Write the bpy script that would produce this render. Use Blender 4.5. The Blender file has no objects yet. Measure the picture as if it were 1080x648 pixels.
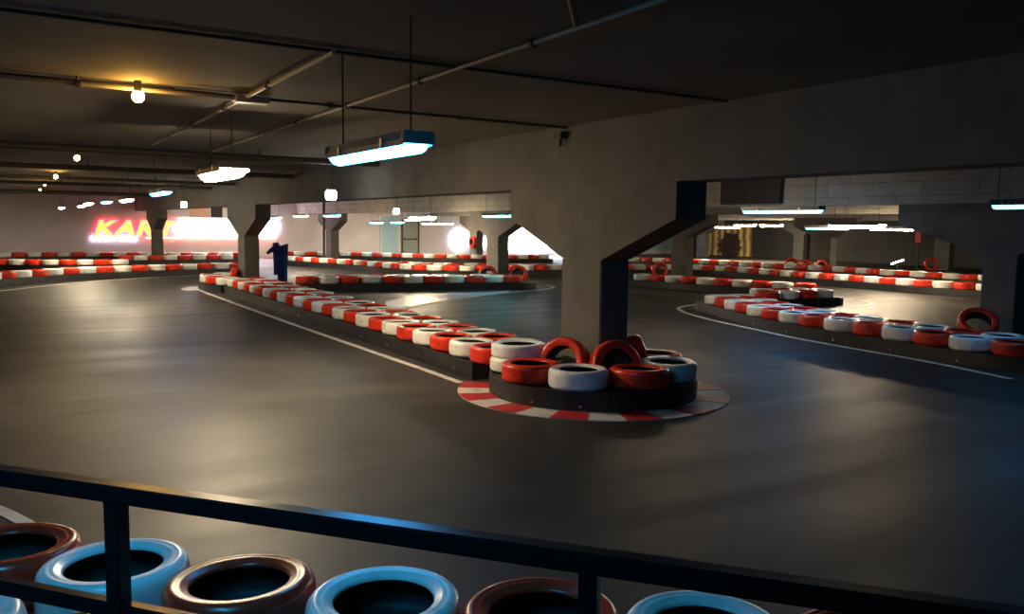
import bpy, bmesh, math, random
from mathutils import Vector, Matrix
random.seed(7)
S = bpy.context.scene
COL = S.collection
R = math.radians

# ---------------------------------------------------------------- camera, world, exposure
CAM_H, YAW, PITCH, ROLL, FPX = 1.9, R(30.9), R(5.5), R(0.7), 900.0
fw = Vector((math.sin(YAW)*math.cos(PITCH), math.cos(YAW)*math.cos(PITCH), -math.sin(PITCH)))
rt = Vector((math.cos(YAW), -math.sin(YAW), 0)); up = rt.cross(fw)
rt2 = rt*math.cos(ROLL) + up*math.sin(ROLL); up2 = -rt*math.sin(ROLL) + up*math.cos(ROLL)
cd = bpy.data.cameras.new('camera'); cam = bpy.data.objects.new('camera', cd); COL.objects.link(cam)
cd.sensor_width = 36; cd.sensor_fit = 'HORIZONTAL'; cd.lens = 36*FPX/1080; cd.clip_end = 200; cd.clip_start = .05
cam.matrix_world = Matrix.Translation((0, 0, CAM_H)) @ Matrix((rt2, up2, -fw)).transposed().to_4x4()
S.camera = cam
w = bpy.data.worlds.new('world'); S.world = w; w.use_nodes = True
w.node_tree.nodes['Background'].inputs[0].default_value = (.35, .4, .6, 1)
w.node_tree.nodes['Background'].inputs[1].default_value = .01
S.view_settings.view_transform = 'Standard'; S.view_settings.look = 'None'
S.view_settings.exposure = 0.38; S.view_settings.gamma = 1; S.view_settings.use_curve_mapping = False
BLUE = (.045, .42, 1.0); CYAN = (.10, .80, .95); WARM = (1.0, .78, .50); WHITE = (.95, .95, .85); AMBER = (1.0, .50, .08)
P_TUBE = 75.0      # brightness of every fluorescent tube

# ---------------------------------------------------------------- materials
def mat(name, col, rough=.6, metal=0.0, noise=None, bump=0.0, emit=None, coat=0.0, spec=.5):
    m = bpy.data.materials.new(name); m.use_nodes = True
    nt = m.node_tree; b = nt.nodes['Principled BSDF']
    b.inputs['Base Color'].default_value = (*col, 1); b.inputs['Roughness'].default_value = rough
    b.inputs['Metallic'].default_value = metal; b.inputs['Coat Weight'].default_value = coat
    b.inputs['Specular IOR Level'].default_value = spec
    if emit:
        b.inputs['Emission Color'].default_value = (*emit[0], 1); b.inputs['Emission Strength'].default_value = emit[1]
    if noise:
        sc, col2, lo, hi = noise
        tc = nt.nodes.new('ShaderNodeTexCoord'); n = nt.nodes.new('ShaderNodeTexNoise')
        n.inputs['Scale'].default_value = sc; n.inputs['Detail'].default_value = 6
        cr = nt.nodes.new('ShaderNodeValToRGB')
        cr.color_ramp.elements[0].position = lo; cr.color_ramp.elements[0].color = (*col2, 1)
        cr.color_ramp.elements[1].position = hi; cr.color_ramp.elements[1].color = (*col, 1)
        nt.links.new(tc.outputs['Object'], n.inputs['Vector']); nt.links.new(n.outputs['Fac'], cr.inputs[0])
        nt.links.new(cr.outputs[0], b.inputs['Base Color'])
        if bump:
            bp = nt.nodes.new('ShaderNodeBump'); bp.inputs['Strength'].default_value = bump; bp.inputs['Distance'].default_value = .01
            nt.links.new(n.outputs['Fac'], bp.inputs['Height']); nt.links.new(bp.outputs[0], b.inputs['Normal'])
    return m

def node(nt, t, **k):
    n = nt.nodes.new(t)
    for a, v in k.items(): setattr(n, a, v)
    return n

def floor_mat():
    m = mat('track_floor', (.09, .085, .078), .42, spec=.32); nt = m.node_tree; b = nt.nodes['Principled BSDF']; L = nt.links
    tc = node(nt, 'ShaderNodeTexCoord')
    n1 = node(nt, 'ShaderNodeTexNoise'); n1.inputs['Scale'].default_value = .35; n1.inputs['Detail'].default_value = 5
    n2 = node(nt, 'ShaderNodeTexNoise'); n2.inputs['Scale'].default_value = 5; n2.inputs['Detail'].default_value = 8
    # rubber laid down by the karts: long streaks
    mp = node(nt, 'ShaderNodeMapping'); mp.inputs['Rotation'].default_value = (0, 0, R(-35)); mp.inputs['Scale'].default_value = (.16, 1.6, 1)
    n3 = node(nt, 'ShaderNodeTexNoise'); n3.inputs['Scale'].default_value = 1.1; n3.inputs['Detail'].default_value = 5; n3.inputs['Distortion'].default_value = .6
    L.new(tc.outputs['Object'], n1.inputs[0]); L.new(tc.outputs['Object'], n2.inputs[0])
    L.new(tc.outputs['Object'], mp.inputs[0]); L.new(mp.outputs[0], n3.inputs[0])
    cr = node(nt, 'ShaderNodeValToRGB'); e = cr.color_ramp.elements
    e[0].position = .35; e[0].color = (.026, .025, .023, 1); e[1].position = .68; e[1].color = (.060, .056, .050, 1)
    L.new(n1.outputs['Fac'], cr.inputs[0])
    cr3 = node(nt, 'ShaderNodeValToRGB'); e = cr3.color_ramp.elements
    e[0].position = .36; e[0].color = (.72, .72, .72, 1); e[1].position = .60; e[1].color = (1, 1, 1, 1)
    L.new(n3.outputs['Fac'], cr3.inputs[0])
    mx = node(nt, 'ShaderNodeMix', data_type='RGBA', blend_type='MULTIPLY'); mx.inputs[0].default_value = 1
    L.new(cr.outputs[0], mx.inputs[6]); L.new(cr3.outputs[0], mx.inputs[7])
    mx2 = node(nt, 'ShaderNodeMix', data_type='RGBA', blend_type='OVERLAY'); mx2.inputs[0].default_value = .3
    L.new(mx.outputs[2], mx2.inputs[6]); L.new(n2.outputs['Fac'], mx2.inputs[7]); L.new(mx2.outputs[2], b.inputs['Base Color'])
    mr = node(nt, 'ShaderNodeMapRange'); mr.inputs[1].default_value = .3; mr.inputs[2].default_value = .7; mr.inputs[3].default_value = .44; mr.inputs[4].default_value = .60
    L.new(n3.outputs['Fac'], mr.inputs[0]); L.new(mr.outputs[0], b.inputs['Roughness'])
    return m

def block_mat(name, c1, c2, cm, sx=.5, sz=.25):
    # masonry blocks: brick pattern in the wall's own plane (object Y along, Z up)
    m = mat(name, c1, .85); nt = m.node_tree; b = nt.nodes['Principled BSDF']; L = nt.links
    tc = node(nt, 'ShaderNodeTexCoord'); sp = node(nt, 'ShaderNodeSeparateXYZ'); cb = node(nt, 'ShaderNodeCombineXYZ')
    ad = node(nt, 'ShaderNodeMath', operation='ADD')
    L.new(tc.outputs['Object'], sp.inputs[0]); L.new(sp.outputs[0], ad.inputs[0]); L.new(sp.outputs[1], ad.inputs[1])
    L.new(ad.outputs[0], cb.inputs[0]); L.new(sp.outputs[2], cb.inputs[1])
    br = node(nt, 'ShaderNodeTexBrick'); br.inputs['Color1'].default_value = (*c1, 1); br.inputs['Color2'].default_value = (*c2, 1)
    br.inputs['Mortar'].default_value = (*cm, 1); br.inputs['Scale'].default_value = 1; br.inputs['Brick Width'].default_value = sx
    br.inputs['Row Height'].default_value = sz; br.inputs['Mortar Size'].default_value = .009
    L.new(cb.outputs[0], br.inputs['Vector'])
    n = node(nt, 'ShaderNodeTexNoise'); n.inputs['Scale'].default_value = 3; n.inputs['Detail'].default_value = 6
    L.new(tc.outputs['Object'], n.inputs[0])
    mx = node(nt, 'ShaderNodeMix', data_type='RGBA', blend_type='OVERLAY'); mx.inputs[0].default_value = .35
    L.new(br.outputs[0], mx.inputs[6]); L.new(n.outputs['Fac'], mx.inputs[7]); L.new(mx.outputs[2], b.inputs['Base Color'])
    return m

def mural_mat():
    m = mat('mural_print', (.6, .4, .1), .7); nt = m.node_tree; b = nt.nodes['Principled BSDF']; L = nt.links
    tc = node(nt, 'ShaderNodeTexCoord'); sp = node(nt, 'ShaderNodeSeparateXYZ'); L.new(tc.outputs['Generated'], sp.inputs[0])
    wv = node(nt, 'ShaderNodeTexWave', bands_direction='Y'); wv.inputs['Scale'].default_value = 2.2; wv.inputs['Distortion'].default_value = 3
    wv.inputs['Detail'].default_value = 2; L.new(tc.outputs['Generated'], wv.inputs[0])
    cr = node(nt, 'ShaderNodeValToRGB'); e = cr.color_ramp.elements
    e[0].color = (.22, .10, .02, 1); e[1].color = (.95, .68, .22, 1); L.new(wv.outputs[0], cr.inputs[0])
    # dark rounded mass in the middle and lower part of the print
    vd = node(nt, 'ShaderNodeVectorMath', operation='DISTANCE'); vd.inputs[1].default_value = (0, .47, .52)
    mp = node(nt, 'ShaderNodeMapping'); mp.inputs['Scale'].default_value = (0, 1, .62); mp.inputs['Location'].default_value = (0, 0, .28)
    L.new(tc.outputs['Generated'], mp.inputs[0]); n = node(nt, 'ShaderNodeTexNoise'); n.inputs['Scale'].default_value = 7
    L.new(tc.outputs['Generated'], n.inputs[0])
    L.new(mp.outputs[0], vd.inputs[0])
    ad = node(nt, 'ShaderNodeMath', operation='MULTIPLY_ADD'); ad.inputs[1].default_value = .35; L.new(n.outputs['Fac'], ad.inputs[0]); L.new(vd.outputs['Value'], ad.inputs[2])
    c2 = node(nt, 'ShaderNodeValToRGB'); e = c2.color_ramp.elements; e[0].position = .40; e[0].color = (0, 0, 0, 1); e[1].position = .47; e[1].color = (1, 1, 1, 1)
    L.new(ad.outputs[0], c2.inputs[0])
    mx = node(nt, 'ShaderNodeMix', data_type='RGBA'); mx.inputs[6].default_value = (.05, .022, .012, 1)
    L.new(c2.outputs[0], mx.inputs[0]); L.new(cr.outputs[0], mx.inputs[7]); L.new(mx.outputs[2], b.inputs['Base Color'])
    return m

M = dict(
    floor=floor_mat(),
    ceiling=mat('ceiling_concrete', (.18, .165, .142), .9, noise=(.6, (.13, .118, .10), .35, .65)),
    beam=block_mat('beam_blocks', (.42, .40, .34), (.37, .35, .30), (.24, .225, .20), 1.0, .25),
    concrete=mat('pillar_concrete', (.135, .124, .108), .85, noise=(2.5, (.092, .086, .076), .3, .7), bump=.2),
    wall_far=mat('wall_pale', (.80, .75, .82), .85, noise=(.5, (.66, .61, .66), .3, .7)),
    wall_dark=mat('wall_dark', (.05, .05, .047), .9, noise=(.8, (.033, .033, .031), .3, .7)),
    red=mat('red_paint', (.72, .040, .015), .27, noise=(7, (.48, .024, .012), .28, .50), bump=.15),
    white=mat('white_paint', (.84, .83, .78), .27, noise=(7, (.60, .58, .52), .25, .48), bump=.15),
    rubber=mat('black_rubber', (.016, .015, .015), .6, noise=(5, (.035, .032, .03), .3, .7), bump=.3),
    belt=mat('belt_rubber', (.020, .018, .017), .5, noise=(2.5, (.009, .008, .008), .35, .6), bump=.3),
    bolt=mat('bolt_metal', (.6, .6, .6), .3, 1),
    line=mat('line_paint', (.66, .64, .58), .55, noise=(4, (.35, .34, .32), .25, .5)),
    kred=mat('kerb_red', (.58, .03, .03), .5, noise=(4, (.36, .02, .02), .25, .5)),
    kblue=mat('floor_pale_blue', (.42, .50, .78), .4, noise=(1.2, (.28, .36, .66), .3, .7)),
    steel=mat('black_steel', (.006, .006, .007), .28, .0, spec=.6),
    pipe=mat('grey_pipe', (.30, .29, .27), .5),
    dpipe=mat('dark_pipe', (.05, .042, .035), .6),
    rpipe=mat('rust_red_pipe', (.22, .08, .05), .6),
    housing=mat('lamp_housing', (.25, .26, .27), .5),
    wire=mat('wire', (.05, .05, .05), .5),
    tarp=mat('navy_cloth', (.02, .045, .26), .8, noise=(4, (.010, .02, .12), .3, .6)),
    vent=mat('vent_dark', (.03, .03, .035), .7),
    panel=mat('white_panel', (.80, .80, .82), .6),
    orange=mat('peach_panel', (.80, .50, .36), .6),
    dgreen=mat('door_greygreen', (.30, .36, .34), .5),
    dblue=mat('pale_blue', (.42, .66, .80), .6),
    greensign=mat('green_box', (.10, .30, .18), .5),
    redsign=mat('red_sign', (.55, .04, .07), .5),
    mural=mural_mat(),
)
def emat(name, c, s):
    return mat(name, (.8, .8, .8), .4, emit=(c, s))
E_ = dict(near=emat('fill_tube_near', WARM, P_TUBE*.10), mid=emat('fill_tube_mid', WARM, P_TUBE*.7), blue=emat('tube_blue', BLUE, P_TUBE*.27), cyan=emat('tube_cyan', CYAN, P_TUBE*.30), warm=emat('tube_warm', WARM, P_TUBE*2.2),  # near, mid and fg serve only the added fill lamps
          warmbig=emat('tube_warm_bright', WARM, P_TUBE*2.0), fg=emat('fill_tube_azure', (.03, .50, 1.0), 46), white=emat('tube_white', WHITE, P_TUBE*.5), amber=emat('bulb_amber', AMBER, 150),
          letter=emat('letter_yellow', (1, .50, .015), 1.7), halo=emat('letter_red_edge', (1, .02, .06), 5.0),
          wlet=emat('letter_white', (.95, .80, 1), 14.0), neon=emat('neon_red', (1, .10, .06), 12.0), screen=emat('sign_white', (.80, .88, 1), 14.0))

# ---------------------------------------------------------------- helpers
def link(o, parent=None):
    COL.objects.link(o)
    if parent: o.parent = parent
    return o
def obj(name, bm, m, parent=None, smooth=False):
    me = bpy.data.meshes.new(name); bmesh.ops.recalc_face_normals(bm, faces=bm.faces); bm.to_mesh(me); bm.free()
    if smooth:
        for p in me.polygons: p.use_smooth = True
    for x in (m if isinstance(m, (list, tuple)) else [m]): me.materials.append(x)
    return link(bpy.data.objects.new(name, me), parent)
def tag(o, label=None, cat=None, group=None, kind=None):
    if label: o['label'] = label
    if cat: o['category'] = cat
    if group: o['group'] = group
    if kind: o['kind'] = kind
    return o
def empty(name, loc, rz=0):
    o = bpy.data.objects.new(name, None); o.location = loc; o.rotation_euler[2] = rz; o.empty_display_size = .1
    return link(o)
def box(bm, c, s, rz=0, bev=0):
    r = bmesh.ops.create_cube(bm, size=1)
    mtx = Matrix.Translation(c) @ Matrix.Rotation(rz, 4, 'Z') @ Matrix.Diagonal((*s, 1))
    bmesh.ops.transform(bm, matrix=mtx, verts=r['verts'])
    if bev:
        es = list({e for v in r['verts'] for e in v.link_edges})
        bmesh.ops.bevel(bm, geom=es, offset=bev, segments=2, affect='EDGES')
def cyl(bm, a, b, r, n=10, r2=None):
    a = Vector(a); b = Vector(b); d = b-a
    q = d.to_track_quat('Z', 'Y').to_matrix().to_4x4()
    bmesh.ops.create_cone(bm, cap_ends=True, segments=n, radius1=r, radius2=r if r2 is None else r2, depth=d.length,
                          matrix=Matrix.Translation((a+b)/2) @ q)
def prism(bm, pts, z0, z1):
    lo = [bm.verts.new((x, y, z0)) for x, y in pts]; hi = [bm.verts.new((x, y, z1)) for x, y in pts]
    bm.faces.new(lo[::-1]); bm.faces.new(hi); n = len(pts)
    for i in range(n): bm.faces.new((lo[i], lo[(i+1) % n], hi[(i+1) % n], hi[i]))
def prism_yz(bm, pts, x0, x1):
    lo = [bm.verts.new((x0, y, z)) for y, z in pts]; hi = [bm.verts.new((x1, y, z)) for y, z in pts]
    bm.faces.new(lo); bm.faces.new(hi[::-1]); n = len(pts)
    for i in range(n): bm.faces.new((lo[i], hi[i], hi[(i+1) % n], lo[(i+1) % n]))
def smooth_path(P, step=.12):
    P = [Vector((x, y)) for x, y in P]
    if len(P) > 2:
        Q = []; E = [2*P[0]-P[1]] + P + [2*P[-1]-P[-2]]
        for i in range(1, len(E)-2):
            p0, p1, p2, p3 = E[i-1:i+3]; n = max(2, int((p2-p1).length/step))
            for k in range(n):
                t = k/n
                Q.append(.5*((2*p1)+(p2-p0)*t+(2*p0-5*p1+4*p2-p3)*t*t+(3*p1-p0-3*p2+p3)*t**3))
        Q.append(P[-1])
    else:
        n = max(2, int((P[1]-P[0]).length/step)); Q = [P[0].lerp(P[1], k/n) for k in range(n+1)]
    return Q
def walk(Q, start, step):
    out = []; d = 0; nxt = start
    for a, b in zip(Q, Q[1:]):
        l = (b-a).length
        while nxt <= d+l and l > 0:
            out.append((a.lerp(b, (nxt-d)/l), (b-a).normalized())); nxt += step
        d += l
    return out
def offset(Q, d):
    out = []
    for i, p in enumerate(Q):
        t = (Q[min(i+1, len(Q)-1)]-Q[max(i-1, 0)]).normalized(); out.append(p+Vector((-t.y, t.x))*d)
    return out
def ribbon_outline(Q, a, b, cap=True):
    # outline between offsets a and b (b > a) with rounded ends
    A = offset(Q, a); B = offset(Q, b); pts = list(A)
    if cap:
        r = min((b-a)/2, .6)
        for (p, q, t, seq) in ((A[-1], B[-1], (Q[-1]-Q[-2]).normalized(), 1),):
            pts += [((p+q)/2)+((p-q)/2)*math.cos(k/8*math.pi)+t*r*math.sin(k/8*math.pi) for k in range(1, 8)]
    pts += B[::-1]
    if cap:
        t = (Q[0]-Q[1]).normalized(); p, q = B[0], A[0]
        pts += [((p+q)/2)+((p-q)/2)*math.cos(k/8*math.pi)+t*r*math.sin(k/8*math.pi) for k in range(1, 8)]
    return [(v.x, v.y) for v in pts]
def strip_solid(bm, Q, a, b, z0, z1):
    A = offset(Q, a); B = offset(Q, b); rows = []
    for p, q in zip(A, B):
        rows.append([bm.verts.new((p.x, p.y, z0)), bm.verts.new((p.x, p.y, z1)), bm.verts.new((q.x, q.y, z1)), bm.verts.new((q.x, q.y, z0))])
    for u, v in zip(rows, rows[1:]):
        for k in range(4): bm.faces.new((u[k], u[(k+1) % 4], v[(k+1) % 4], v[k]))
    bm.faces.new(rows[0]); bm.faces.new(rows[-1][::-1])
def nth(k):
    return '%d%s' % (k, 'th' if 10 <= k % 100 <= 20 else {1: 'st', 2: 'nd', 3: 'rd'}.get(k % 10, 'th'))
def text_mesh(txt, size, depth, off=0.0, shear=.25):
    cu = bpy.data.curves.new('t', 'FONT'); cu.body = txt; cu.size = size; cu.extrude = depth; cu.offset = off; cu.shear = shear
    cu.space_character = 1.05; o = bpy.data.objects.new('t', cu); COL.objects.link(o)
    dg = bpy.context.evaluated_depsgraph_get(); me = bpy.data.meshes.new_from_object(o.evaluated_get(dg))
    bpy.data.objects.remove(o); return me

# ---------------------------------------------------------------- the hall
X0, X1, Y0, Y1, CZ = -9.0, 42.3, -7.0, 46.0, 3.06
def shell(name, c, s, m):
    bm = bmesh.new(); box(bm, c, s); return tag(obj(name, bm, m), kind='structure')
FLOOR = shell('floor', ((X0+X1)/2, (Y0+Y1)/2, -.1), (X1-X0, Y1-Y0, .2), M['floor'])
shell('ceiling', ((X0+X1)/2, (Y0+Y1)/2, CZ+.1), (X1-X0, Y1-Y0, .2), M['ceiling'])
shell('wall_far', ((X0+X1)/2, Y1+.1, CZ/2), (X1-X0, .2, CZ), M['wall_far'])
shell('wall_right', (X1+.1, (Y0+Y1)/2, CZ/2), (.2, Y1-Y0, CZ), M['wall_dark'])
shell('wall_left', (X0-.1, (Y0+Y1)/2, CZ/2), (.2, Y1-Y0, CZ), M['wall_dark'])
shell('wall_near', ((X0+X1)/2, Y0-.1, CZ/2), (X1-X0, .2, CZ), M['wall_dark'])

BZ = 2.35
def pillar(x, yc, w, hn, label, h_far=1.6, h_near=1.6):
    # concrete post whose haunch spreads along the beam it carries
    t = empty('concrete_pillar', (x+.2, yc, 0))
    bm = bmesh.new(); box(bm, (0, 0, .76), (.4, w, 1.52), bev=.012); obj('post', bm, M['concrete'], t)
    bm = bmesh.new()
    prism_yz(bm, [(-w/2, 1.52), (w/2, 1.52), (h_far, 1.98), (h_far, BZ), (-h_near, BZ), (-h_near, 1.98)], -.2, .2)
    obj('haunch', bm, M['concrete'], t)
    return tag(t, label, 'pillar', 'concrete pillars under the beams')
def beam(x, y0, y1, label, m):
    bm = bmesh.new(); box(bm, (0, 0, (BZ+CZ)/2), (.4, y1-y0, CZ-BZ))
    o = obj('concrete_beam', bm, m); o.location = (x+.2, (y0+y1)/2, 0)
    return tag(o, label, 'beam', 'concrete beams under the ceiling')
GX = [5.75, 13.8, 21.85, 29.9, 38.3]
GY = [8.07, 24.37, 40.67]
pl = {(0, 0): 'big concrete pillar rising from the round tyre island in the foreground',
      (0, 1): 'grey concrete pillar at the far end of the long middle barrier beside the navy cloth',
      (0, 2): 'dark purple-lit concrete pillar standing in front of the yellow lettering',
      (1, 1): 'concrete pillar behind the barrier with a cyan lamp in front of its haunch',
      (1, 2): 'narrow far pillar beside two thin dark vertical pipes on the left',
      (2, 1): 'concrete pillar just right of the big pillar with a red tyre at its foot',
      (2, 2): 'small far pillar with a red tyre hung on it left of the white glowing sign',
      (3, 1): 'pillar under the right-hand white lamps with red tyres round its foot',
      (4, 1): 'far right pillar seen under the dark haunch beside a red tyre',
      (3, 2): 'distant pillar hidden behind the big foreground pillar',
      (4, 2): 'distant pillar just left of the golden mural'}
for (i, j), lab in pl.items(): pillar(GX[i], GY[j], .78, 1.6, lab)
pillar(13.8, 7.78, .56, 1.6, 'dark unlit pillar at the right edge of the picture', h_far=1.86, h_near=1.6)
pillar(41.7, 35.8, .78, 1.6, 'pale pillar between the golden mural and the twin-stripe pillar at right')
bl = ['big near beam crossing from the upper right over the foreground pillar', 'block-faced beam seen under the near beam behind the long cyan lamp',
      'third beam back, between the near beam and the far right lamps', 'fourth beam back, above the far right pillars', 'farthest beam on the right near the dark wall']
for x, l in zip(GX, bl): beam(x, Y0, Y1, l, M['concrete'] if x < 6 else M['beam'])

bm = bmesh.new(); box(bm, (0, 0, 0), (.10, 1.7, .50), bev=.01); box(bm, (-.05, 0, .27), (.2, 1.74, .035)); o = obj('beam_panel', bm, M['vent']); o.location = (13.735, 13.12, 2.66)  # dark box filling a dark rectangle on the beam face
tag(o, 'dark blue-grey panel with a pale ledge on the block-faced beam', 'panel')
# vertical pipes beside the far left pillar
bm = bmesh.new(); cyl(bm, (0, 0, 0), (0, 0, CZ), .06); o = obj('drain_pipe', bm, M['dpipe'], smooth=False); o.location = (13.35, 40.0, 0)
tag(o, 'dark vertical pipe left of the narrow far pillar', 'pipe')

# ---------------------------------------------------------------- far wall: signs, doors, panels
def wall_box(name, x0, x1, z0, z1, th, m, parent=None, y=Y1, bev=0):
    bm = bmesh.new(); box(bm, ((x0+x1)/2, y-th/2, (z0+z1)/2), (x1-x0, th, z1-z0), bev=bev); return obj(name, bm, m, parent)
sign = empty('illuminated_sign', (8, Y1, 1.2))
tag(sign, 'lit sign on the far wall with yellow letters, white letters and a red line', 'sign')
def put(o, par):
    o.parent = par; o.matrix_parent_inverse = par.matrix_world.inverted(); return o
def place_text(txt, x, z, size, m, off, y, name, depth=.03, par=None, sx=1.0):
    me = text_mesh(txt, size, depth, off); me.materials.clear(); me.materials.append(m)
    o = bpy.data.objects.new(name, me); COL.objects.link(o)
    me.transform(Matrix.Translation((x, y, z)) @ Matrix.Rotation(R(90), 4, 'X') @ Matrix.Diagonal((sx, 1, 1, 1)))
    o.parent = par; o.matrix_parent_inverse = Matrix.Translation((-8, -Y1, -1.2)); return o
xs = [3.85, 4.80, 5.72, 6.70]
for c, x in zip('KART', xs):
    place_text(c, x, 1.17, 1.0, E_['halo'], .06, Y1-.06, 'letter_edge', .03, sign, 1.25)
    place_text(c, x, 1.17, 1.0, E_['letter'], .012, Y1-.12, 'letter', .03, sign, 1.25)
def kid(o): o.parent = sign; o.matrix_parent_inverse = Matrix.Translation((-8, -Y1, -1.2)); return o
for k, x in enumerate([7.75, 8.45, 9.15, 9.85, 10.5, 11.15, 11.85, 12.35]):
    bm = bmesh.new(); h = (.72, .80, .70, .78, .74, .66, .80, .74)[k]; sl = .22
    box(bm, (0, 0, 0), (.60, .34, h), bev=.15)
    for v in bm.verts: v.co.y *= .3
    for v in bm.verts: v.co.x += v.co.z*sl/h*1.2
    bmesh.ops.translate(bm, verts=bm.verts, vec=(x+.2, Y1-.06, 1.56)); kid(obj('white_letter', bm, E_['wlet']))
for k in range(7):
    bm = bmesh.new(); box(bm, (3.84+k*.31, Y1-.05, 1.0), (.15, .08, .17), bev=.03); kid(obj('small_letter', bm, E_['wlet']))
bm = bmesh.new(); cyl(bm, (6.2, Y1-.06, 1.03), (12.7, Y1-.06, 1.03), .035, 8); kid(obj('neon_line', bm, E_['neon']))
# white panel with vent above the sign
pn = tag(wall_box('wall_panel', 7.4, 10.6, 2.08, 2.88, .06, M['panel']), 'white panel on the far wall above the white letters', 'panel')
t = wall_box('peach_patch', 8.3, 9.3, 2.1, 2.86, .02, M['orange'], pn, y=Y1-.062)
t = wall_box('vent', 9.35, 9.9, 2.1, 2.62, .1, M['vent'], pn, y=Y1-.062)
# glowing white sign seen past the big pillar
ws = tag(empty('white_lightbox', (28.5, Y1, .7)), 'overexposed white cloud-shaped sign left of the big pillar', 'sign')
bm = bmesh.new()
for x, z, r in ((27.2, .85, .52), (27.9, 1.2, .58), (28.7, 1.45, .62), (29.4, 1.3, .55), (30.1, 1.05, .55), (30.8, .85, .55), (31.5, .8, .5), (28.4, .75, .5), (29.5, .75, .5)):
    cyl(bm, (x, Y1-.14, z), (x, Y1-.02, z), r, 20)
o = obj('glowing_face', bm, E_['screen']); o.parent = ws; o.matrix_parent_inverse = Matrix.Translation((-28.5, -Y1, -.7))
for x, z, r, l in ((23.75, .95, .55, 'round white glowing sign left of the small far pillar'), (25.4, .75, .27, 'small round white glowing sign right of the small far pillar')):
    bm = bmesh.new(); cyl(bm, (0, -.12, 0), (0, 0, 0), r, 24); o = obj('round_lightbox', bm, E_['screen']); o.location = (x, Y1-.01, z); tag(o, l, 'sign')
# billboard glimpsed to the right of the big pillar
b = tag(wall_box('picture_board', 36.5, 41.5, .3, 1.9, .08, M['dblue']), 'pale blue picture board glimpsed right of the big pillar', 'picture')
# doors
def door(n, x0, x1, h, m, bar):
    d = empty('door_%d' % n, ((x0+x1)/2, Y1, 0)); d['kind'] = 'structure'; w_ = x1-x0
    bm = bmesh.new(); box(bm, (0, -.05, h/2), (w_, .06, h)); leaf = obj('door_leaf', bm, m, d)
    bm = bmesh.new(); box(bm, (-w_/2-.04, -.05, h/2+.03), (.08, .10, h+.06)); box(bm, (w_/2+.04, -.05, h/2+.03), (.08, .10, h+.06)); box(bm, (0, -.05, h+.04), (w_, .10, .08)); obj('door_frame', bm, M['dpipe'] if bar else M['panel'], d)
    if bar:
        bm = bmesh.new(); cyl(bm, (-w_/2+.08, -.13, 1.0), (w_/2-.08, -.13, 1.0), .03); box(bm, (-w_/2+.1, -.1, 1.0), (.08, .08, .1)); box(bm, (w_/2-.1, -.1, 1.0), (.08, .08, .1)); obj('push_bar', bm, M['vent'], leaf)
door(1, 20.05, 21.0, 2.05, M['dgreen'], True)
door(2, 18.7, 19.75, 2.3, M['dblue'], False)  # pale blue upright strip of the wall, built with a leaf and frame
bm = bmesh.new(); box(bm, (0, 0, 0), (.03, 4.2, 2.25), bev=.008); o = obj('golden_mural', bm, M['mural']); 
o.location = (X1-.03, 42.2, .95)
tag(o, 'golden printed mural with a dark figure on the right wall', 'mural')

# ---------------------------------------------------------------- floor lines, kerbs and patch
def paint(name, pts=None, path=None, w_=.08, m=None, z=.006, label=None):
    bm = bmesh.new()
    if path: strip_solid(bm, smooth_path(path, .25), -w_/2, w_/2, 0.0005, z)
    else: prism(bm, pts, .0005, z)
    o = obj(name, bm, m or M['line'], FLOOR)
    if label: o['label'] = label
    return o
ISL = Vector((5.80, 7.87)); IR = 1.19; KR = 1.55
def arc(c, r, a0, a1, n): return [(c[0]+r*math.cos(R(a0+(a1-a0)*k/n)), c[1]+r*math.sin(R(a0+(a1-a0)*k/n))) for k in range(n+1)]
paint('track_line', path=[(4.66, 25.0), (4.62, 22.0), (4.62, 16), (4.66, 12), (4.68, 10.2), (4.68, 9.0)], w_=.09)
kb = paint('kerb_ring', pts=arc(ISL, KR, 132, 390, 50)+arc(ISL, IR-.05, 390, 132, 50), z=.008)
bm = bmesh.new(); n = 9; a0, a1 = 132, 390; st = (a1-a0)/(2*n)
for k in range(n):
    s0 = a0+st*(2*k); prism(bm, arc(ISL, KR+.002, s0, s0+st, 4)+arc(ISL, IR-.04, s0+st, s0, 4), .0082, .012)
tag(obj('kerb_stripes', bm, M['kred'], kb), 'red blocks of the kerb')
paint('track_line', path=[(11.1, 6.0), (11.45, 7.4), (11.6, 8.77), (11.8, 10.2), (12.15, 11.56), (12.5, 12.9), (13.0, 14.2), (13.7, 15.2), (14.6, 15.6)], w_=.09)
paint('track_line', path=[(15.5, 13.0), (16.5, 13.25), (17.6, 13.5), (18.7, 13.75), (19.5, 14.3), (19.7, 15.1), (19.0, 15.8)], w_=.09)
paint('track_line', path=[(6.6, 16.6), (8.0, 17.86), (9.4, 19.0), (10.7, 19.8), (12.2, 20.6), (13.6, 21.1), (14.6, 21.9), (14.9, 22.8)], w_=.10)
paint('blue_floor_patch', pts=[(7.2, 17.35), (8.0, 17.95), (9.4, 19.1), (10.7, 19.9), (12.2, 20.75), (12.6, 21.1), (11.0, 20.95), (9.1, 20.6), (8.0, 19.4)], m=M['kblue'])  # pale blue patch between the barrier and the track line
paint('track_line', path=[(-3.5, 21.8), (-1.6, 24.4), (-.07, 26.2), (1.2, 27.9), (2.45, 29.25), (3.7, 30.2), (4.92, 30.9), (7.0, 31.6)], w_=.12)
paint('track_line', path=[(-1.2, 8.6), (-.6, 7.5), (-.14, 6.5), (.06, 6.02), (.36, 5.0), (.9, 4.3)], w_=.09)
paint('kerb_ring', pts=arc((5.6, 24.9), 1.35, 60, 200, 24)+arc((5.6, 24.9), .9, 200, 60, 24), z=.008)

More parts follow.
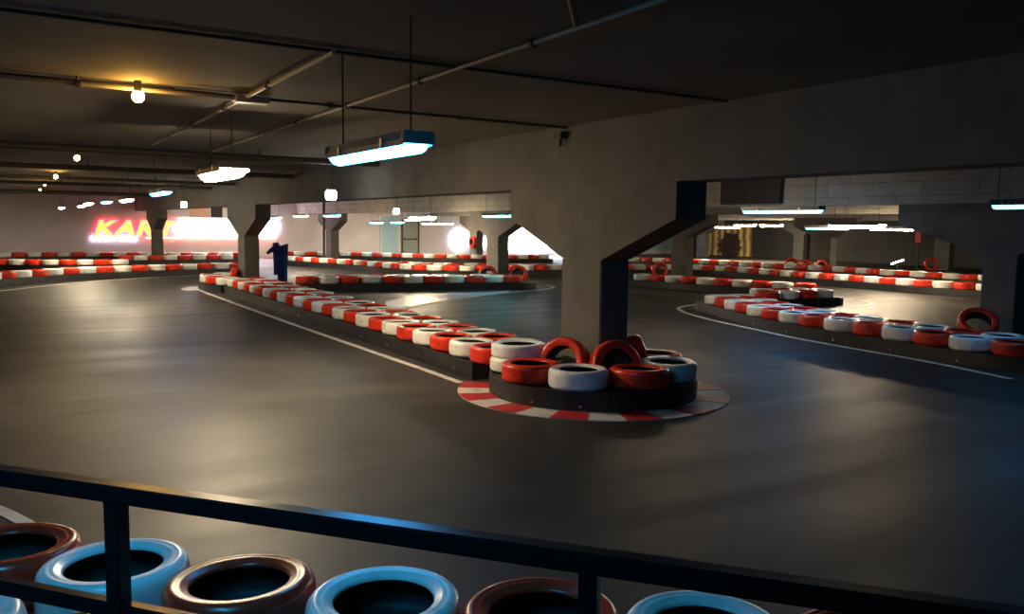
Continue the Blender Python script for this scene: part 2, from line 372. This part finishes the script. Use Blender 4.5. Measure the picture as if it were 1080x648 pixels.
# ---------------------------------------------------------------- tyres
TR, TW, BH = .300, .205, .20
def tyre_mesh():
    # (radius, height) round the section: tread, shoulder, sidewall, bead, hollow inside
    hw = TW/2
    prof = [(.300, 0), (.300, .018), (.2995, .024), (.3, .030), (.299, .050), (.298, .060), (.2965, .068), (.293, .078), (.286, .088), (.276, .0965),
            (.262, .1015), (.250, .1010), (.245, .0985), (.238, .0995), (.222, .0975), (.212, .0900), (.204, .0900), (.196, .084), (.192, .076), (.196, .068),
            (.225, .070), (.262, .062), (.274, .040), (.276, 0)]
    full = prof + [(r, -z) for r, z in prof[-2:0:-1]]
    bm = bmesh.new(); n = 30; rings = []
    for k in range(n):
        a = 2*math.pi*k/n; rings.append([bm.verts.new((r*math.cos(a), r*math.sin(a), z)) for r, z in full])
    L = len(full); inner = set(range(18, L-18))
    for k in range(n):
        u, v = rings[k], rings[(k+1) % n]
        for i in range(L):
            f = bm.faces.new((u[i], v[i], v[(i+1) % L], u[(i+1) % L])); f.smooth = True
            f.material_index = 1 if i in inner else 0
    me = bpy.data.meshes.new('tyre'); bmesh.ops.recalc_face_normals(bm, faces=bm.faces); bm.to_mesh(me); bm.free()
    me.materials.append(M['red']); me.materials.append(M['rubber']); return me
TM = tyre_mesh()
T0 = bpy.data.objects.new('painted_tyre', TM); T0.material_slots[0].link = 'OBJECT'
TC = [0]; TPOS = []
def tyre(loc, colr, label, group, rot=None):
    o = T0.copy(); COL.objects.link(o); o.location = loc
    o.rotation_euler = rot if rot else (R(random.uniform(-1.2, 1.2)), R(random.uniform(-1.2, 1.2)), random.uniform(0, 6.28))
    o.material_slots[0].link = 'OBJECT'; o.material_slots[0].material = M[colr]
    s = random.uniform(.985, 1.0)
    o.scale = (s, s, random.uniform(.95, 1.02)); tag(o, label, 'tyre', group); TC[0] += 1; TPOS.append(tuple(loc)); return o
TZ = BH+TW/2+.002
def proj(p):
    v = Vector(p)-Vector((0, 0, CAM_H)); d = v.dot(fw)
    return (540+FPX*v.dot(rt2)/d, 324-FPX*v.dot(up2)/d, d) if d > .2 else (-999, 0, 0)
def hidden(p):
    # outside the frame or behind the big pillar: the photo shows nothing of it
    x, y, d = proj(p)
    return x < -30 or x > 1110 or (d > 14 and 605 < x < 650)
BELT_SEG = 0
def barrier(name, path, rows, where, origin, bolts=False, start=.3, first=0, side=1, cap=True, gap=.53):
    """belt base + painted tyres on it. rows=1 or 2; the second row lies to the left of the path (side=1) or to the right (-1)"""
    Q = smooth_path(path)
    a, b = -.285, .285+(gap if rows == 2 else 0)
    if side < 0: a, b = -b, -a
    t = empty(name, (Q[0].x, Q[0].y, 0)); inv = Matrix.Translation((-Q[0].x, -Q[0].y, 0))
    bm = bmesh.new(); prism(bm, ribbon_outline(Q, a, b, cap), .0, BH-.012)
    # the belt stands a little proud of the packed core, with a lapped joint every few metres
    o = obj('core', bm, M['rubber'], t); o.matrix_parent_inverse = inv
    for off_ in (a-.022, b):
        bm = bmesh.new(); strip_solid(bm, Q, off_, off_+.022, .004, BH+.012); o = obj('rubber_belt', bm, M['belt'], t); o.matrix_parent_inverse = inv
    if bolts:
        oo = offset(Q, (a-.024) if side > 0 else (b+.024)); 
        for p, tt in walk(oo, .5, 1.15):
            n = Vector((-tt.y, tt.x, 0))*(-1 if side > 0 else 1)
            bm = bmesh.new(); cyl(bm, (p.x-n.x*.01, p.y-n.y*.01, .07), (p.x+n.x*.012, p.y+n.y*.012, .07), .014, 8); o = obj('bolt', bm, M['bolt'], t); o.matrix_parent_inverse = inv
    tag(t, 'black rubber belt base under the tyres of ' + where, 'barrier')
    for r in range(rows):
        QQ = Q if r == 0 else offset(Q, gap*side)
        rn = ('' if rows == 1 else ('front row of ' if r == 0 else 'back row of '))
        for k, (p, tt) in enumerate(walk(QQ, start+(.3 if r else 0), .597)):
            P = (p.x, p.y, TZ)
            if hidden(P): continue
            c = 'red' if (k+first+r) % 2 == 0 else 'white'
            tyre(P, c, '%s tyre, %s from %s, %s%s' % (c, nth(k+1), origin, rn, where), 'tyres on ' + where)

# the long straight barrier and its island
barrier('tyre_barrier', [(5.20, 9.10), (5.28, 14), (5.30, 19), (5.32, 23.3)], 2, 'the long middle barrier', 'its near end', bolts=True, first=0, side=-1, cap=False, start=.02)
barrier('tyre_barrier', [(5.24, 23.35), (5.0, 24.3), (5.1, 25.3), (5.8, 25.85)], 1, 'the rounded far tip of the long barrier', 'its near side', start=.2, first=1, cap=False)
# island
isl = empty('island_base', (ISL.x, ISL.y, 0)); tag(isl, 'round black rubber base of the tyre island around the big pillar', 'barrier')
def annulus(bm, r0, r1, z0, z1, n=64):
    for k in range(n):
        pass
    vs = []
    for k in range(n):
        a = 2*math.pi*k/n; c, s = math.cos(a), math.sin(a)
        vs.append([bm.verts.new((r*c, r*s, z)) for r, z in ((r0, z0), (r1, z0), (r1, z1), (r0, z1))])
    for k in range(n):
        u, v = vs[k], vs[(k+1) % n]
        for i in range(4): bm.faces.new((u[i], v[i], v[(i+1) % 4], u[(i+1) % 4]))
bm = bmesh.new(); annulus(bm, .62, IR-.03, 0, BH-.012); obj('core', bm, M['rubber'], isl)
bm = bmesh.new(); annulus(bm, IR-.028, IR, .004, BH+.012); obj('rubber_belt', bm, M['belt'], isl, smooth=False)
for a in range(150, 400, 26):
    bm = bmesh.new(); d = Vector((math.cos(R(a)), math.sin(R(a)), 0)); cyl(bm, d*(IR-.01)+Vector((0, 0, .06)), d*(IR+.01)+Vector((0, 0, .06)), .014, 8); obj('bolt', bm, M['bolt'], isl)
G = 'tyres on the round island'
def isl_t(a, r, c, lab, z=TZ, sz=1.0):
    o = tyre((ISL.x+r*math.cos(R(a)), ISL.y+r*math.sin(R(a)), z), c, lab, G); o.scale = (1.07, 1.07, sz*1.03); return o
# the view direction from the island to the camera is about 234 degrees
isl_t(139, .88, 'white', 'white tyre on the left rim of the island, lower of a stack of two', BH+.085, .78)
isl_t(138, .87, 'white', 'white tyre on the left rim of the island, upper of a stack of two', BH+.250, .78)
isl_t(182, .86, 'red', 'red tyre on the island rim left of the front white tyre')
isl_t(224, .86, 'white', 'white tyre at the very front of the island facing the camera')
isl_t(269, .86, 'red', 'red tyre on the island rim right of the front white tyre')
isl_t(312, .86, 'white', 'blue-lit white tyre on the right rim of the island')
isl_t(354, .86, 'red', 'red tyre on the far right rim of the island')
isl_t(36, .90, 'white', 'white tyre on the back rim of the island behind the pillar')
isl_t(86, .96, 'red', 'red tyre on the back rim of the island by the long barrier')

# two tyres leaning upright against the big pillar
def leaning(x, y, zc, rz, tilt, c, lab, grp):
    # stands on its tread, its axle pointing along rz (world angle), leaned back by tilt
    m = Matrix.Rotation(rz, 4, 'Z') @ Matrix.Rotation(R(90)-tilt, 4, 'Y')
    return tyre((x, y, zc), c, lab, grp, rot=m.to_euler())
leaning(5.40, 7.86, .35, R(205), R(18), 'red', 'red tyre leaning on the left side of the big pillar', G)
leaning(5.78, 7.42, .35, R(256), R(20), 'red', 'red tyre leaning on the front right side of the big pillar', G)
leaning(6.34, 7.74, .34, R(330), R(12), 'red', 'dark red tyre leaning behind the right side of the big pillar', G)

# barriers further back
barrier('tyre_barrier', [(7.0, 23.45), (9.0, 22.9), (11.2, 22.2), (13.3, 21.7)], 2, 'the barrier behind the long one', 'its left end', side=1, first=0)
barrier('tyre_barrier', [(12.5, 4.4), (12.1, 5.6), (11.85, 6.5), (11.85, 7.4), (12.0, 8.5), (12.1, 9.6), (12.35, 10.8), (12.75, 11.9), (13.2, 12.9), (13.6, 13.8), (13.8, 14.3)], 2,
        'the near right curved barrier', 'its right end', bolts=True, side=-1, gap=.60, first=1)
barrier('tyre_barrier', [(15.35, 14.3), (16.0, 14.25), (16.8, 14.2), (17.75, 14.2)], 2, 'the short right spur', 'its left end', side=1, first=0)
barrier('tyre_barrier', [(17.4, 21.4), (17.7, 20.2), (17.9, 19.0), (18.2, 17.8), (18.6, 16.6), (19.0, 15.9)], 1, 'the barrier left of the right spur', 'its far end', first=1)
barrier('tyre_barrier', [(10.9, 38.2), (11.6, 35.6), (12.4, 33.0), (12.7, 30.5), (13.2, 28.6), (14.8, 27.6), (16.6, 27.4), (18.6, 27.2), (20.8, 26.6), (23.0, 26.1), (24.2, 25.0), (24.2, 22.6), (23.9, 20.5), (23.8, 18), (23.7, 15.5), (24.0, 13.6)],
        1, 'the long winding middle-distance barrier', 'its far left end')
barrier('tyre_barrier', [(13.6, 31.4), (14.2, 29.8), (15.6, 29.3), (17.3, 29.0)], 1, 'the short barrier behind the winding one', 'its left end')
barrier('tyre_barrier', [(26.4, 33.0), (28.0, 30.2), (28.4, 26.4), (28.6, 22.6), (28.3, 20.2), (28.4, 18.2), (28.7, 15.8)], 1, 'the rear right barrier', 'its far left end', first=1)
barrier('tyre_barrier', [(12.4, 43.9), (14.5, 42.9), (16.4, 41.2), (18.0, 39.0), (20.5, 37.2), (24.0, 36.6)], 1, 'the barrier in front of the doors', 'its left end')
barrier('tyre_barrier', [(-2.6, 24.6), (-1.4, 26.3), (-.1, 28.0), (.9, 29.1), (2.0, 30.0), (3.3, 30.6), (4.6, 31.1), (5.9, 31.6), (7.4, 31.9)], 1, 'the left outer barrier', 'its left end', first=1)
barrier('tyre_barrier', [(4.2, 39.5), (6.6, 39.5), (9.2, 39.6)], 1, 'the short barrier at the purple-lit pillar', 'its left end')
barrier('tyre_barrier', [(-2.4, 38.2), (-.1, 37.0), (1.3, 36.2), (2.8, 35.7), (4.3, 35.6)], 1, 'the second barrier at far left', 'its left end')
barrier('tyre_barrier', [(-1.4, 43.8), (1.6, 44.2), (4.0, 43.9), (6.2, 42.9), (8.4, 42.4), (10.4, 42.6)], 1, 'the barrier below the lit sign', 'its left end', first=1)

# single tyres at the feet of the back pillars
g = 'tyres leaning at pillar feet'
leaning(5.55, 24.45, .33, R(160), R(12), 'red', 'red tyre standing on edge at the far end of the long middle barrier', g)
leaning(13.3, 23.75, .30, R(236), R(30), 'red', 'red tyre standing left of the pillar behind the cyan lamp', g)
leaning(14.35, 23.6, .30, R(220), R(30), 'red', 'red tyre standing right of the pillar behind the cyan lamp', g)
leaning(20.9, 24.3, .31, R(236), R(15), 'red', 'red tyre standing left of the pillar just right of the big pillar', g)
leaning(13.25, 7.75, BH+.22, R(222), R(48), 'red', 'dark red tyre leaning at the foot of the right edge pillar', g)
for k, (x, y, z, l) in enumerate(((29.3, 25.5, .34, 'left'), (29.35, 24.8, .30, 'middle'), (29.5, 24.1, .30, 'right'))):
    leaning(x, y, z, R(230+k*10), R(22), 'red', 'red tyre on edge, %s of three at the pillar under the right lamps' % l, g)
leaning(37.4, 24.3, .30, R(235), R(8), 'red', 'red tyre standing at the foot of the far right pillar', g)
leaning(21.73, 40.5, .95, R(180), R(0), 'red', 'red tyre hung on the small far pillar left of the white glowing sign', g)

# ---------------------------------------------------------------- foreground tyre wall behind the railing
g = 'big foreground tyres behind the railing'
FG = [(-.42, 4.74, 'white', 'pale blue-lit tyre at the left edge beyond the dark red one'),
      (-.03, 4.32, 'red', 'dark red tyre at the left edge of the picture, foreground row'),
      (.36, 3.87, 'white', 'cyan-lit white tyre behind the left railing post'),
      (.78, 3.43, 'red', 'dark red foreground tyre right of the left railing post'),
      (1.23, 3.0, 'white', 'bright cyan-lit white foreground tyre between the two posts'),
      (1.70, 2.60, 'red', 'dark red tyre at the bottom centre between two white ones'),
      (2.16, 2.20, 'white', 'cream white tyre behind the right railing post'),
      (2.62, 1.82, 'red', 'red tyre at the bottom right corner'),
      (-.27, 3.60, 'white', 'blue-lit tyre under the lower rail in the bottom left corner'),
      (.22, 3.14, 'red', 'dark red tyre under the lower rail beside the left post')]
for x, y, c, l in FG:
    o = tyre((x, y, TW*1.68+.003), c, l, g, rot=(R(random.uniform(-2, 2)), R(random.uniform(-2, 2)), random.uniform(0, 6))); o.scale = (1.01, 1.01, 1.12)
    o = tyre((x+random.uniform(-.008, .008), y+random.uniform(-.008, .008), TW*.56), c, 'tyre beneath the ' + l.replace(' in the foreground', '').replace(', foreground row', ''), g,
         rot=(0, 0, random.uniform(0, 6))); o.scale = (1, 1, 1.12)

# railing
ra, rb = Vector((-.03, 3.16, 0)), Vector((1.83, .93, 0)); rd = (rb-ra).normalized(); ang = math.atan2(rd.y, rd.x)
rail = empty('metal_railing', (*(ra+rd*1.4).xy, 0), ang)
tag(rail, 'black square-section metal railing across the foreground', 'railing')
bm = bmesh.new(); box(bm, (0, 0, 1.072), (8, .055, .055), bev=.004); obj('top_rail', bm, M['steel'], rail)
bm = bmesh.new(); box(bm, (0, 0, .70), (8, .04, .05), bev=.004); obj('lower_rail', bm, M['steel'], rail)
for d in (-3.13, -.93, .56, 2.6):
    bm = bmesh.new(); box(bm, (d, 0, .53), (.056 if d < 0 else .047, .05, 1.04), bev=.003); box(bm, (d, 0, .006), (.13, .13, .012)); obj('post', bm, M['steel'], rail)

# ---------------------------------------------------------------- lamps
def tube_lamp(x, y, z, m, label, length=1.5, rz=R(90), w_=.18, wires=True):
    big = m is E_['warmbig']; dp = .13 if big else .08
    if big: w_ = .32
    t = empty('tube_lamp', (x, y, z), rz); h = length/2
    bm = bmesh.new()   # trapezoid body
    pts = [(-w_/2, .0), (w_/2, .0), (w_*.36, .05), (-w_*.36, .05)]
    A = [bm.verts.new((-h, p[0], p[1])) for p in pts]; B = [bm.verts.new((h, p[0], p[1])) for p in pts]
    bm.faces.new(A); bm.faces.new(B[::-1])
    for i in range(4): bm.faces.new((A[i], B[i], B[(i+1) % 4], A[(i+1) % 4]))
    for s in (-1, 1): box(bm, (s*h, 0, .012), (.05, w_+.015, .07), bev=.008)
    lip = .055 if big else .032  # side lips added to cut the light going upward
    for q in (-1, 1): box(bm, (0, q*(w_/2+.001), -lip/2), (length, .006, lip))
    obj('housing', bm, M['housing'], t)
    bm = bmesh.new(); k = 8; A = []; B = []
    for i in range(k+1):
        a = math.pi*i/k; A.append(bm.verts.new((-h+.025, -w_*.46*math.cos(a), -dp*math.sin(a)))); B.append(bm.verts.new((h-.025, -w_*.46*math.cos(a), -dp*math.sin(a))))
    for i in range(k): bm.faces.new((A[i], B[i], B[i+1], A[i+1]))
    bm.faces.new(A); bm.faces.new(B[::-1]); bm.faces.new((A[0], A[-1], B[-1], B[0])); dif = obj('diffuser', bm, m, t)
    for s in (-1, 1):
        for q in (-1, 1): bm = bmesh.new(); box(bm, (s*h*.55, q*(w_/2+.011), -.002), (.03, .012, .05)); obj('clip', bm, M['bolt'], dif)
        if wires:
            bm = bmesh.new(); cyl(bm, (s*h*.85, 0, .05), (s*h*.85, 0, CZ-z), .006, 6); obj('wire', bm, M['wire'], t)
    return tag(t, label, 'lamp', 'hanging tube lamps')
tube_lamp(-5.0, 40.0, 2.5, E_['warm'], 'added unseen warm tube lamp left of the frame near the far wall', 1.5, R(90))  # unseen fill lamp added to brighten the far wall from the left
tube_lamp(10.8, 12.4, 2.93, E_['mid'], 'added unseen warm tube lamp tucked up behind the near beam', 1.5, R(90))  # added out of sight to light the block-faced beam
tube_lamp(17.5, 42.0, 2.88, E_['warm'], 'added unseen warm tube lamp tucked up behind the beams near the doors', 1.5, R(0))  # added out of sight, brightens the far wall round the doors
tube_lamp(10.0, 42.5, 2.88, E_['warm'], 'added unseen warm tube lamp tucked up under the ceiling near the white letters', 1.5, R(0))  # added fill, brightens the far wall round the sign
tube_lamp(25.5, 42.0, 2.88, E_['warm'], 'added unseen warm tube lamp tucked up behind the beams near the round sign', 1.5, R(0))  # another unseen fill lamp added for the far wall
tube_lamp(-.4, 2.2, 2.62, E_['fg'], 'added unseen azure tube lamp above the foreground tyres, out of the frame', 1.5, R(90))  # added off-frame to turn the foreground tyres cyan
tube_lamp(-3.6, 10.0, 2.45, E_['near'], 'added unseen warm tube lamp left of the frame over the near track', 1.5, R(90))  # weak off-frame fill added to warm the floor at left
tube_lamp(-3.6, 15.5, 2.45, E_['mid'], 'added unseen warm tube lamp left of the frame over the far track', 1.5, R(90))  # off-frame fill added for warm light on left floor and ceiling
tube_lamp(2.03, 5.10, 2.37, E_['blue'], 'large bright blue-white tube lamp hanging above the track', 1.32, R(90))
tube_lamp(2.22, 10.29, 2.50, E_['warmbig'], 'dazzling warm white tube lamp in front of the far end of the middle barrier', 1.3)
tube_lamp(2.48, 16.45, 2.42, E_['blue'], 'blue tube lamp above the purple-lit far pillar', 1.5)
tube_lamp(2.69, 23.07, 2.42, E_['warm'], 'warm white lamp left of the purple-lit pillar, brightest of the far left row', 1.5)
tube_lamp(2.54, 26.1, 2.42, E_['cyan'], 'small cyan lamp in the far left row between two warm ones', 1.5)
tube_lamp(2.35, 29.45, 2.42, E_['warm'], 'small warm lamp in the far left row above the first yellow letter', 1.5)
tube_lamp(2.51, 34.3, 2.41, E_['warm'], 'tiny warm lamp just left of another in the far left row', 1.5)
tube_lamp(2.09, 38.00, 2.38, E_['white'], 'leftmost white lamp in the far left row', 1.5)
tube_lamp(9.91, 36.00, 2.11, E_['cyan'], 'tiny green-cyan lamp right of the far end pillar', 1.5)
tube_lamp(10.39, 34.00, 2.19, E_['warm'], 'warm lamp between the end pillar and the narrow far pillar', 1.5)
tube_lamp(10.31, 30.00, 2.19, E_['cyan'], 'cyan lamp in front of the narrow far pillar', 1.5)
tube_lamp(16.04, 40.00, 1.97, E_['cyan'], 'faint cyan lamp, left of two above the doors', 1.5)
tube_lamp(17.15, 40.00, 1.99, E_['cyan'], 'faint cyan lamp, right of two above the doors', 1.5)
tube_lamp(12.03, 26.00, 2.16, E_['warmbig'], 'brightest warm lamp of the cluster left of the cyan-lamp pillar', 1.6)
tube_lamp(15.67, 33.00, 1.95, E_['warm'], 'warm lamp just below the brightest one of its cluster', 1.5)
tube_lamp(16.64, 37.00, 2.12, E_['warm'], 'small warm lamp at the left of its cluster above the door', 1.5)
tube_lamp(20.36, 41.00, 1.95, E_['warm'], 'farthest faint warm lamp of the cluster, rightmost', 1.5)
tube_lamp(12.20, 21.24, 2.19, E_['cyan'], 'cyan tube lamp in front of the second pillar haunch', 1.6)
tube_lamp(12.40, 11.08, 2.25, E_['blue'], 'long cyan-blue tube lamp right of the big pillar', 1.8)
tube_lamp(36.50, 35.20, 2.10, E_['warmbig'], 'white lamp above the golden mural', 1.5)
tube_lamp(29.00, 29.06, 1.95, E_['warm'], 'smaller white lamp left of the one above the golden mural', 1.5)
tube_lamp(37.00, 33.70, 2.10, E_['warmbig'], 'white lamp right of the golden mural', 1.5)
tube_lamp(20.50, 15.62, 2.05, E_['warmbig'], 'large glaring white lamp in the middle of the right side', 1.7)
tube_lamp(21.00, 17.00, 1.95, E_['blue'], 'thin blue lamp left of the large glaring white one', 1.5)
tube_lamp(24.00, 16.99, 1.95, E_['warm'], 'white lamp right of the large glaring one', 1.5)
tube_lamp(31.00, 21.01, 1.95, E_['warm'], 'small round-looking white lamp, rightmost of the white ones', 1.5)
tube_lamp(11.50, 6.22, 2.27, E_['blue'], 'cyan lamp at the right edge of the picture', 0.8)

# small boxes of emergency lamps
def box_lamp(x, y, z, s, label):
    t = empty('box_lamp', (x, y, z)); bm = bmesh.new(); box(bm, (0, 0, 0), (s, s*.7, s), bev=s*.12); obj('diffuser', bm, E_['white'], t)
    bm = bmesh.new(); box(bm, (0, 0, s*.56), (s*.8, s*.6, s*.12)); obj('housing', bm, M['housing'], t)
    bm = bmesh.new(); cyl(bm, (0, 0, s*.6), (0, 0, CZ-z), .006, 6); obj('wire', bm, M['wire'], t)
    return tag(t, label, 'lamp')
box_lamp(5.00, 14.58, 2.38, 0.17, 'small square white emergency lamp hanging left of the blue tube lamp')
box_lamp(4.71, 26.94, 2.38, 0.16, 'tiny square white lamp above the white letters')
box_lamp(11.24, 26.29, 2.30, 0.18, 'small round-cornered white lamp above the doors')

# amber bulbs on the ceiling
def bulb(x, y, label, r=.05, z=2.93):
    t = empty('ceiling_bulb', (x, y, z)); bm = bmesh.new(); bmesh.ops.create_uvsphere(bm, u_segments=10, v_segments=8, radius=r); obj('bulb', bm, E_['amber'], t, True)
    bm = bmesh.new(); cyl(bm, (0, 0, r*.8), (0, 0, CZ-z), .03, 10); obj('socket', bm, M['dpipe'], t); return tag(t, label, 'lamp', 'amber ceiling bulbs')
bulb(1.03, 7.85, 'amber bulb on the ceiling, nearest and brightest of the row')
bulb(1.15, 16.2, 'amber bulb on the ceiling, second nearest of the row', .045)
bulb(1.20, 23.6, 'amber bulb on the ceiling, third of the row')
bulb(1.20, 29.5, 'amber bulb on the ceiling, fourth of the row', .035)
bulb(1.25, 34.5, 'tiny amber bulb on the ceiling, farthest of the row', .03)

# ---------------------------------------------------------------- ceiling pipes
def pipe(a, b, r, m, label, hang=0, name='ceiling_pipe'):
    t = empty(name, a); inv = Matrix.Translation(-Vector(a)); bm = bmesh.new(); cyl(bm, a, b, r, 12); o = obj('tube', bm, m, t, False); o.matrix_parent_inverse = inv
    if hang:
        d = (Vector(b)-Vector(a)); n = int(d.length/hang)
        for k in range(1, n+1):
            p = Vector(a)+d*(k/(n+1)); bm = bmesh.new(); cyl(bm, p, (p.x, p.y, CZ), .012, 6); cyl(bm, p-d.normalized()*.02, p+d.normalized()*.02, r+.012, 12); o = obj('hanger', bm, M['dpipe'], t); o.matrix_parent_inverse = inv
    return tag(t, label, 'pipe')
pipe((2.86, 1.2, 3.03), (3.0, 14.9, 3.03), .015, M['pipe'], 'long pale conduit running from the top edge away above the blue lamp', 1.8)
pipe((1.93, 5.55, 3.02), (2.0, 13.9, 3.02), .016, M['pipe'], 'shorter pale conduit left of the long one', 1.8)
pipe((-6, 5.35, 3.045), (5.72, 5.80, 3.045), .012, M['dpipe'], 'thin dark cable nearest the camera crossing the ceiling', 0, 'ceiling_cable')
pipe((-6, 7.55, 3.035), (5.72, 8.35, 3.035), .014, M['dpipe'], 'dark cable across the ceiling beside the nearest amber bulb', 1.5, 'ceiling_cable')
pipe((-6, 7.48, 3.00), (1.9, 7.98, 3.00), .018, M['pipe'], 'pale conduit ending at the nearest amber bulb', 1.5)
for y, z, r, l in ((13.9, 2.93, .05, 'dark pipe across the ceiling, nearest of the far set'), (15.3, 3.0, .03, 'thin dark pipe just behind the nearest one of the far set'),
                   (19.0, 2.93, .05, 'dark pipe across the ceiling, second of the far set'), (24.6, 2.95, .04, 'dark pipe across the ceiling, third of the far set'),
                   (27.7, 2.92, .05, 'dark pipe across the ceiling, fourth of the far set'), (36.2, 2.9, .07, 'dark pipe across the ceiling, farthest of the set')):
    pipe((-8.9, y-.3, z), (5.73, y+.3, z), r, M['dpipe'], l, 2.4)
pipe((2.35, 3.45, 3.03), (2.82, 4.05, 3.03), .018, M['rpipe'], 'short reddish pipe at the top edge beside the long conduit')
bm = bmesh.new(); box(bm, (0, 0, 0), (.30, .16, .06), bev=.01); o = obj('junction_box', bm, M['pipe']); o.location = (2.0, 8.0, 3.0); tag(o, 'pale junction box where conduits cross on the ceiling', 'box')
bm = bmesh.new(); box(bm, (0, 0, 0), (.16, .10, .05), bev=.008); o = obj('green_box', bm, M['greensign']); o.location = (2.05, 3.72, 3.035); tag(o, 'small green box on the ceiling at the top edge', 'box')
# horizontal pipe under the long beam far left and small fitting at beam
bm = bmesh.new(); box(bm, (0, 0, 0), (.10, .16, .08), bev=.01); cyl(bm, (0, 0, -.04), (0, 0, -.12), .02, 8); o = obj('beam_fitting', bm, M['dpipe']); o.location = (5.69, 8.45, 2.95); tag(o, 'small dark fitting on the near beam at the end of the cable', 'fitting')

# ---------------------------------------------------------------- navy cloth over a post at the barrier end
def cloth():
    t = empty('draped_cloth', (7.08, 25.05, 0)); tag(t, 'navy blue cloth draped in two peaks behind the barrier by the far pillar', 'cloth')
    def fold(x0, w0, w1, z0, z1, lean, ph):
        bm = bmesh.new(); nz, na = 12, 22; g_ = []
        for i in range(nz+1):
            f = i/nz; z = z0+(z1-z0)*f; row = []; wd = w0+(w1-w0)*f
            for j in range(na):
                a = 2*math.pi*j/na; rr = 1+.16*math.sin(5*a+ph+2*f)
                row.append(bm.verts.new((x0+lean*f*f+wd*rr*math.cos(a), .55*wd*rr*math.sin(a), z+(.05*math.cos(a+ph) if i == nz else 0))))
            g_.append(row)
        for u, v in zip(g_, g_[1:]):
            for j in range(na): bm.faces.new((u[j], u[(j+1) % na], v[(j+1) % na], v[j]))
        bm.faces.new(g_[0][::-1]); bm.faces.new(g_[-1]); return bm
    o = obj('main_fold', fold(.0, .13, .15, .0, 1.22, .02, 0), M['tarp'], t, True); o.rotation_euler[2] = R(-30)
    o = obj('side_fold', fold(-.14, .10, .09, .35, 1.25, -.02, 2), M['tarp'], t, True); o.rotation_euler[2] = R(-30)
    bm = bmesh.new(); cyl(bm, (-.38, .2, .98), (-.08, 0, 1.22), .04, 8, .12); obj('sleeve_fold', bm, M['tarp'], t, True)
cloth()
# small things at the back right
bm = bmesh.new(); cyl(bm, (-.2, .13, -.09), (.2, -.13, .09), .025, 8); o = obj('white_tube', bm, E_['white']); o.location = (30.6, 21.3, .62); tag(o, 'short glowing white tube tilted above the rear right barrier', 'tube')
bm = bmesh.new(); cyl(bm, (0, 0, -.62), (0, 0, -.6), .1); cyl(bm, (0, 0, -.6), (0, 0, 0), .02); box(bm, (0, 0, 0), (.1, .1, .04)); o = obj('tube_stand', bm, M['dpipe']); o.location = (30.6, 21.3, .62-.03); tag(o, 'thin dark stand under the tilted glowing tube', 'stand')
bm = bmesh.new(); box(bm, (0, 0, 0), (.04, .30, .55), bev=.01); o = obj('red_sign', bm, M['redsign']); o.location = (37.9, 25.35, 1.55); tag(o, 'red vertical sign plate beside the far right pillar', 'sign')
bm = bmesh.new(); cyl(bm, (0, 0, 0), (0, 0, CZ), .05); o = obj('service_post', bm, M['dpipe']); o.location = (37.95, 25.35, 0); tag(o, 'dark service post carrying the red sign plate', 'post')
# leave out the tyres of which the photo shows nothing
bpy.context.view_layer.update(); dg = bpy.context.evaluated_depsgraph_get(); C0 = Vector((0, 0, CAM_H)); gone = 0
for o in [o for o in COL.objects if o.name.startswith('painted_tyre')]:
    vis = False; mw = o.matrix_world
    if o.location.length > 6:
        for k in range(10):
            for rz_ in ((.3, 0), (.3, .09), (.26, .101), (.3, -.08)):
                a = k*.628; p = mw @ Vector((rz_[0]*math.cos(a), rz_[0]*math.sin(a), rz_[1])); d = p-C0
                px, py, _ = proj(p)
                if not (-4 < px < 1084 and -4 < py < 652): continue
                h = S.ray_cast(dg, C0, d.normalized(), distance=d.length+.03)
                if h[0] and h[4] and h[4].name == o.name: vis = True; break
            if vis: break
        if not vis: bpy.data.objects.remove(o); gone += 1
print('TYRES', TC[0], 'left out', gone)
